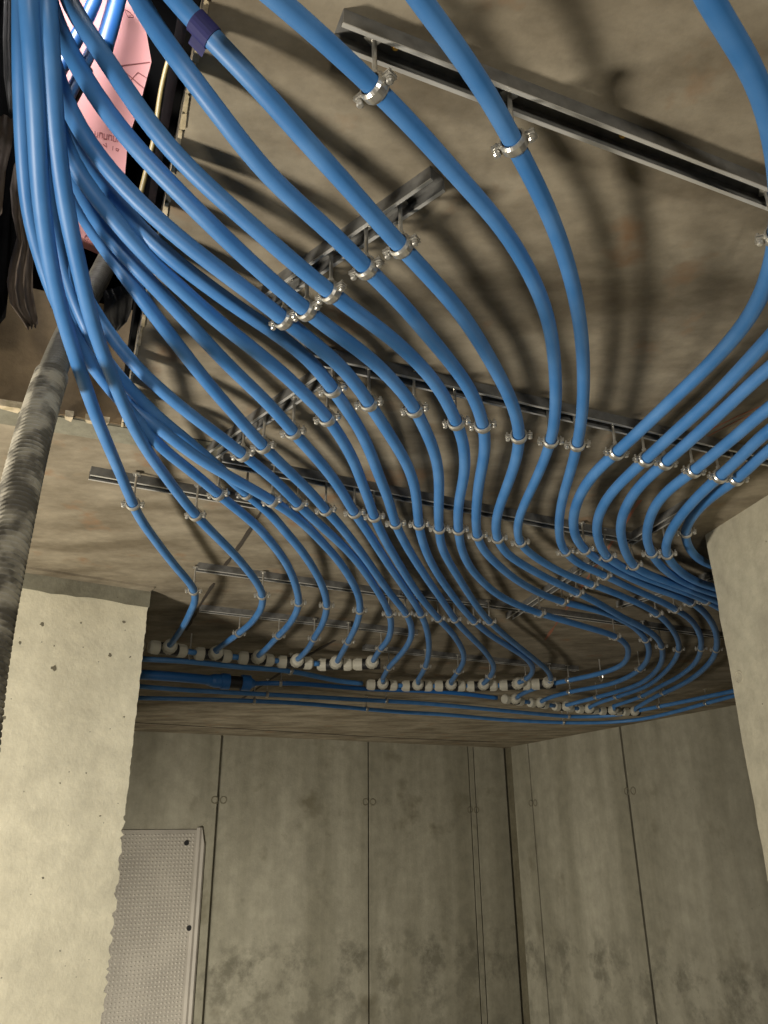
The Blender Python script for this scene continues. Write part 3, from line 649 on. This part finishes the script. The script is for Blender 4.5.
# pipes and conduits further up the shaft, behind the bundle
for P, dd, r, m, lb in (([(124,-30),(117,0),(110,26),(103,50)], .10, .030, 'bigblue', 'thick blue pipe rising in front of the pink board, behind the bundle'),
                       ([(104,-30),(95,0),(84,24),(70,50),(55,78)], .16, .022, 'bigblue', 'blue pipe deep in the shaft, left of the thick one'),
                       ([(92,50),(82,70),(70,94),(60,114)], .13, .018, 'blue', 'pale blue pipe seen between the bundle pipes against the pink board'),
                       ([(88,70),(78,90),(66,112),(58,130)], .12, .016, 'flap', 'grey conduit lying below the pale blue pipe in the shaft')):
    wire('shaft_pipe', P, [dd + .02 * i for i in range(len(P))], r, M[m], lb, 'pipe', 14)
# sheets hanging in the opening
def sheet(name, rowsP, off, m, label, cat, amp=.012):
    """folded sheet from rows of (left, right) outline points"""
    nU = 10; grid = []
    for j, (l, r) in enumerate(rowsP):
        A, B = sh(*l, off[j]), sh(*r, off[j]); grid.append([A.lerp(B, i / nU) - e2 * (amp * math.sin(i * 1.9 + j * .35)) for i in range(nU + 1)])
    c = grid[len(grid) // 2][nU // 2].copy(); bm = bmesh.new()
    V = [[bm.verts.new(p - c) for p in row] for row in grid]
    for j in range(len(V) - 1):
        for i in range(nU): bm.faces.new((V[j][i], V[j][i + 1], V[j + 1][i + 1], V[j + 1][i]))
    bmesh.ops.solidify(bm, geom=bm.faces[:], thickness=.003)
    ob = obj(name, bm, m, smooth=True); ob.location = c; return tag(ob, label, cat)
sheet('membrane_strip', [((14,165),(36,160)), ((10,190),(34,195)), ((12,215),(32,225)), ((17,240),(34,250)), ((10,265),(33,275)), ((7,285),(33,295)), ((10,305),(36,312)), ((20,318),(38,322)), ((27,328),(38,326))],
      [.45, .45, .44, .42, .40, .38, .37, .36, .36], M['brownflap'], 'brownish torn membrane strip hanging at the left of the opening', 'membrane')
sheet('membrane_strip', [((2,-40),(26,-40)), ((4,0),(17,0)), ((3,40),(16,40)), ((4,80),(17,80)), ((8,110),(14,112))], [.55] * 5, M['flap'], 'grey membrane fold high in the left corner of the opening', 'membrane')
sheet('membrane_flap', [((103,292),(122,285)), ((104,305),(133,298)), ((103,318),(131,312)), ((108,326),(127,322)), ((111,333),(118,331))], [.20, .18, .16, .15, .15], M['flap'], 'dark grey membrane flap hanging by the hose under the pink board', 'membrane', .002)
sheet('membrane_flap', [((-20,110),(14,118)), ((-20,140),(12,146)), ((-20,170),(6,172)), ((-20,210),(2,215))], [.5] * 4, M['brownflap'], 'brown folded board edge at the far left of the opening', 'membrane', .006)
# dark backing membrane in the left of the opening, above the slab
sheet('backing_membrane', [((-60,-60),(30,-60)), ((-60,60),(24,60)), ((-60,160),(20,170)), ((-60,280),(10,285)), ((-60,330),(6,322))], [.30] * 5, M['dark'], 'black membrane lining the left side of the opening', 'membrane', .02)
# rubble on the slab edge in the opening
def stone(px, py, r, m, label, off=.03):
    bm = bmesh.new(); bmesh.ops.create_icosphere(bm, subdivisions=2, radius=r)
    for v in bm.verts: v.co *= random.uniform(.75, 1.2); v.co.z *= .6
    o = obj('rubble_lump', bm, m); p = sh(px, py, off); o.location = p; o.rotation_euler = (random.random(), random.random(), random.random()); tag(o, label, 'rubble', 'rubble on the slab edge')
LED = ZC + ST
for a, b_, r, m, lb in ((-.62, .02, .040, 'rock', 'brown rubble lump under the left foot of the pink board'), (-.50, -.0, .032, 'pinkrock', 'pinkish rubble lump between the two leftmost pipes'),
                        (-.40, .02, .045, 'rock', 'brown rubble lump under the pink board beside the grey hose'), (-.22, .03, .030, 'pinkrock', 'small pinkish rubble lump right of the hose end')):
    bm = bmesh.new(); bmesh.ops.create_icosphere(bm, subdivisions=2, radius=r)
    for v in bm.verts: v.co *= random.uniform(.75, 1.25); v.co.z *= .55
    o = obj('rubble_lump', bm, M[m]); o.location = E(a, HB + .055, LED + r * .42); tag(o, lb, 'rubble', 'rubble on the slab edge')

# corrugated hose
def hose_run():
    pts = [((128, 222), 2.0), ((112, 252), 1.95), ((98, 280), 1.88), ((85, 303), 1.80), ((70, 330), 1.70), ((57, 360), 1.60), ((46, 392), 1.52), ((36, 425), 1.46), ((27, 460), 1.42), ((18, 500), 1.38), ((8, 545), 1.34), ((-4, 600), 1.30), ((-18, 680), 1.26), ((-32, 800), 1.22)]
    out = []
    for (x, y), Y in pts:
        r = ray(x, y); k = Y / r.y; out.append(Vector((r.x * k, Y, CAM_Z + r.z * k)))
    return out
hr = hose_run(); base_ = resample(hr, .02); fine = []
for a, b in zip(base_, base_[1:]):
    k_ = max(1, round((b - a).length / .0021)); fine += [a.lerp(b, t / k_) for t in range(k_)]
cut = min(range(len(fine)), key=lambda i: ((fine[i] - Vector((0, 0, CAM_Z))).normalized() - ray(45, 374).normalized()).length)
root = thing('corrugated_hose', 'grey ribbed hose hanging down from the opening along the left edge', 'hose', fine[cut])
for nm, a, b, r, m in (('bare_section', 0, cut + 6, .029, 'hose'), ('dusty_section', cut, len(fine), .0335, 'hosedust')):
    c = fine[a:b]; bm = bmesh.new()
    tube(bm, [p - fine[cut] for p in c], lambda i, r=r: r + (.0050 if r > .03 else .0036) * math.sin(i * 2 * PI / 6.0), 20)
    o = obj(nm, bm, M[m], root, True)
    if nm == 'dusty_section': o['label'] = 'plaster-dusted thicker lower length of the hose'
    else: o['label'] = 'darker bare upper length of the hose'

# ------------------------------------------------------------------ dimpled sheet on the back wall
c0 = onplane(118, 826, Cn, nb); pR = onplane(206, 829, Cn, nb)
wd = 1.55; ux = -db; zt = c0.z; right = Vector((pR.x, pR.y, 0))
root = thing('dimpled_sheet', 'grey dimpled plastic sheet against the back wall beside the left pier', 'sheet', (right.x, right.y, 0))
bm = bmesh.new(); nx, nz = 30, 44; pit = .038; hz = zt
bm_h = nb * .012
quadbox(bm, ux * -wd + nb * .001, ux * (wd - .10), bm_h, UP * (zt - .04))
DB = bm; bm = bmesh.new()
x = -.135
while x > -wd + .02:
    z = zt - .09
    while z > .02:
        c = ux * x + nb * .013 + UP * z; r = .010
        vs = [bm.verts.new(c + (ux * sx + UP * sz) * r) for sx, sz in ((-1, -1), (1, -1), (1, 1), (-1, 1))]
        vt = [bm.verts.new(c + (ux * sx + UP * sz) * r * .45 + nb * .010) for sx, sz in ((-1, -1), (1, -1), (1, 1), (-1, 1))]
        for k in range(4): bm.faces.new((vs[k], vs[(k + 1) % 4], vt[(k + 1) % 4], vt[k]))
        bm.faces.new(vt); z -= pit
    x -= pit
obj('dimples', bm, M['dimple'], root); obj('flat_field', DB, M['sheet'], root)
bm = bmesh.new(); P = [(0, .018), (-.02, .034), (-.05, .026), (-.075, .036), (-.102, .012), (-.102, .0015), (0, .0015)]
top = [ux * a + nb * b_ + UP * (zt - .02 - (.16 if a > -.03 else .0)) for a, b_ in P]; bot = [ux * a + nb * b_ for a, b_ in P]
A = [bm.verts.new(p) for p in top]; B = [bm.verts.new(p) for p in bot]
for i in range(len(P)): bm.faces.new((A[i], A[(i + 1) % len(P)], B[(i + 1) % len(P)], B[i]))
bm.faces.new(A); bm.faces.new(B[::-1]); obj('folded_edge', bm, M['sheet'], root)
for px, py in ((186, 843), (188.5, 928)):
    c = onplane(px, py, Cn, nb) - Vector((right.x, right.y, 0)); bm = bmesh.new(); cyl(bm, c + nb * .012, c + nb * .026, .026, n=16); obj('fixing_plug', bm, M['black'], root)
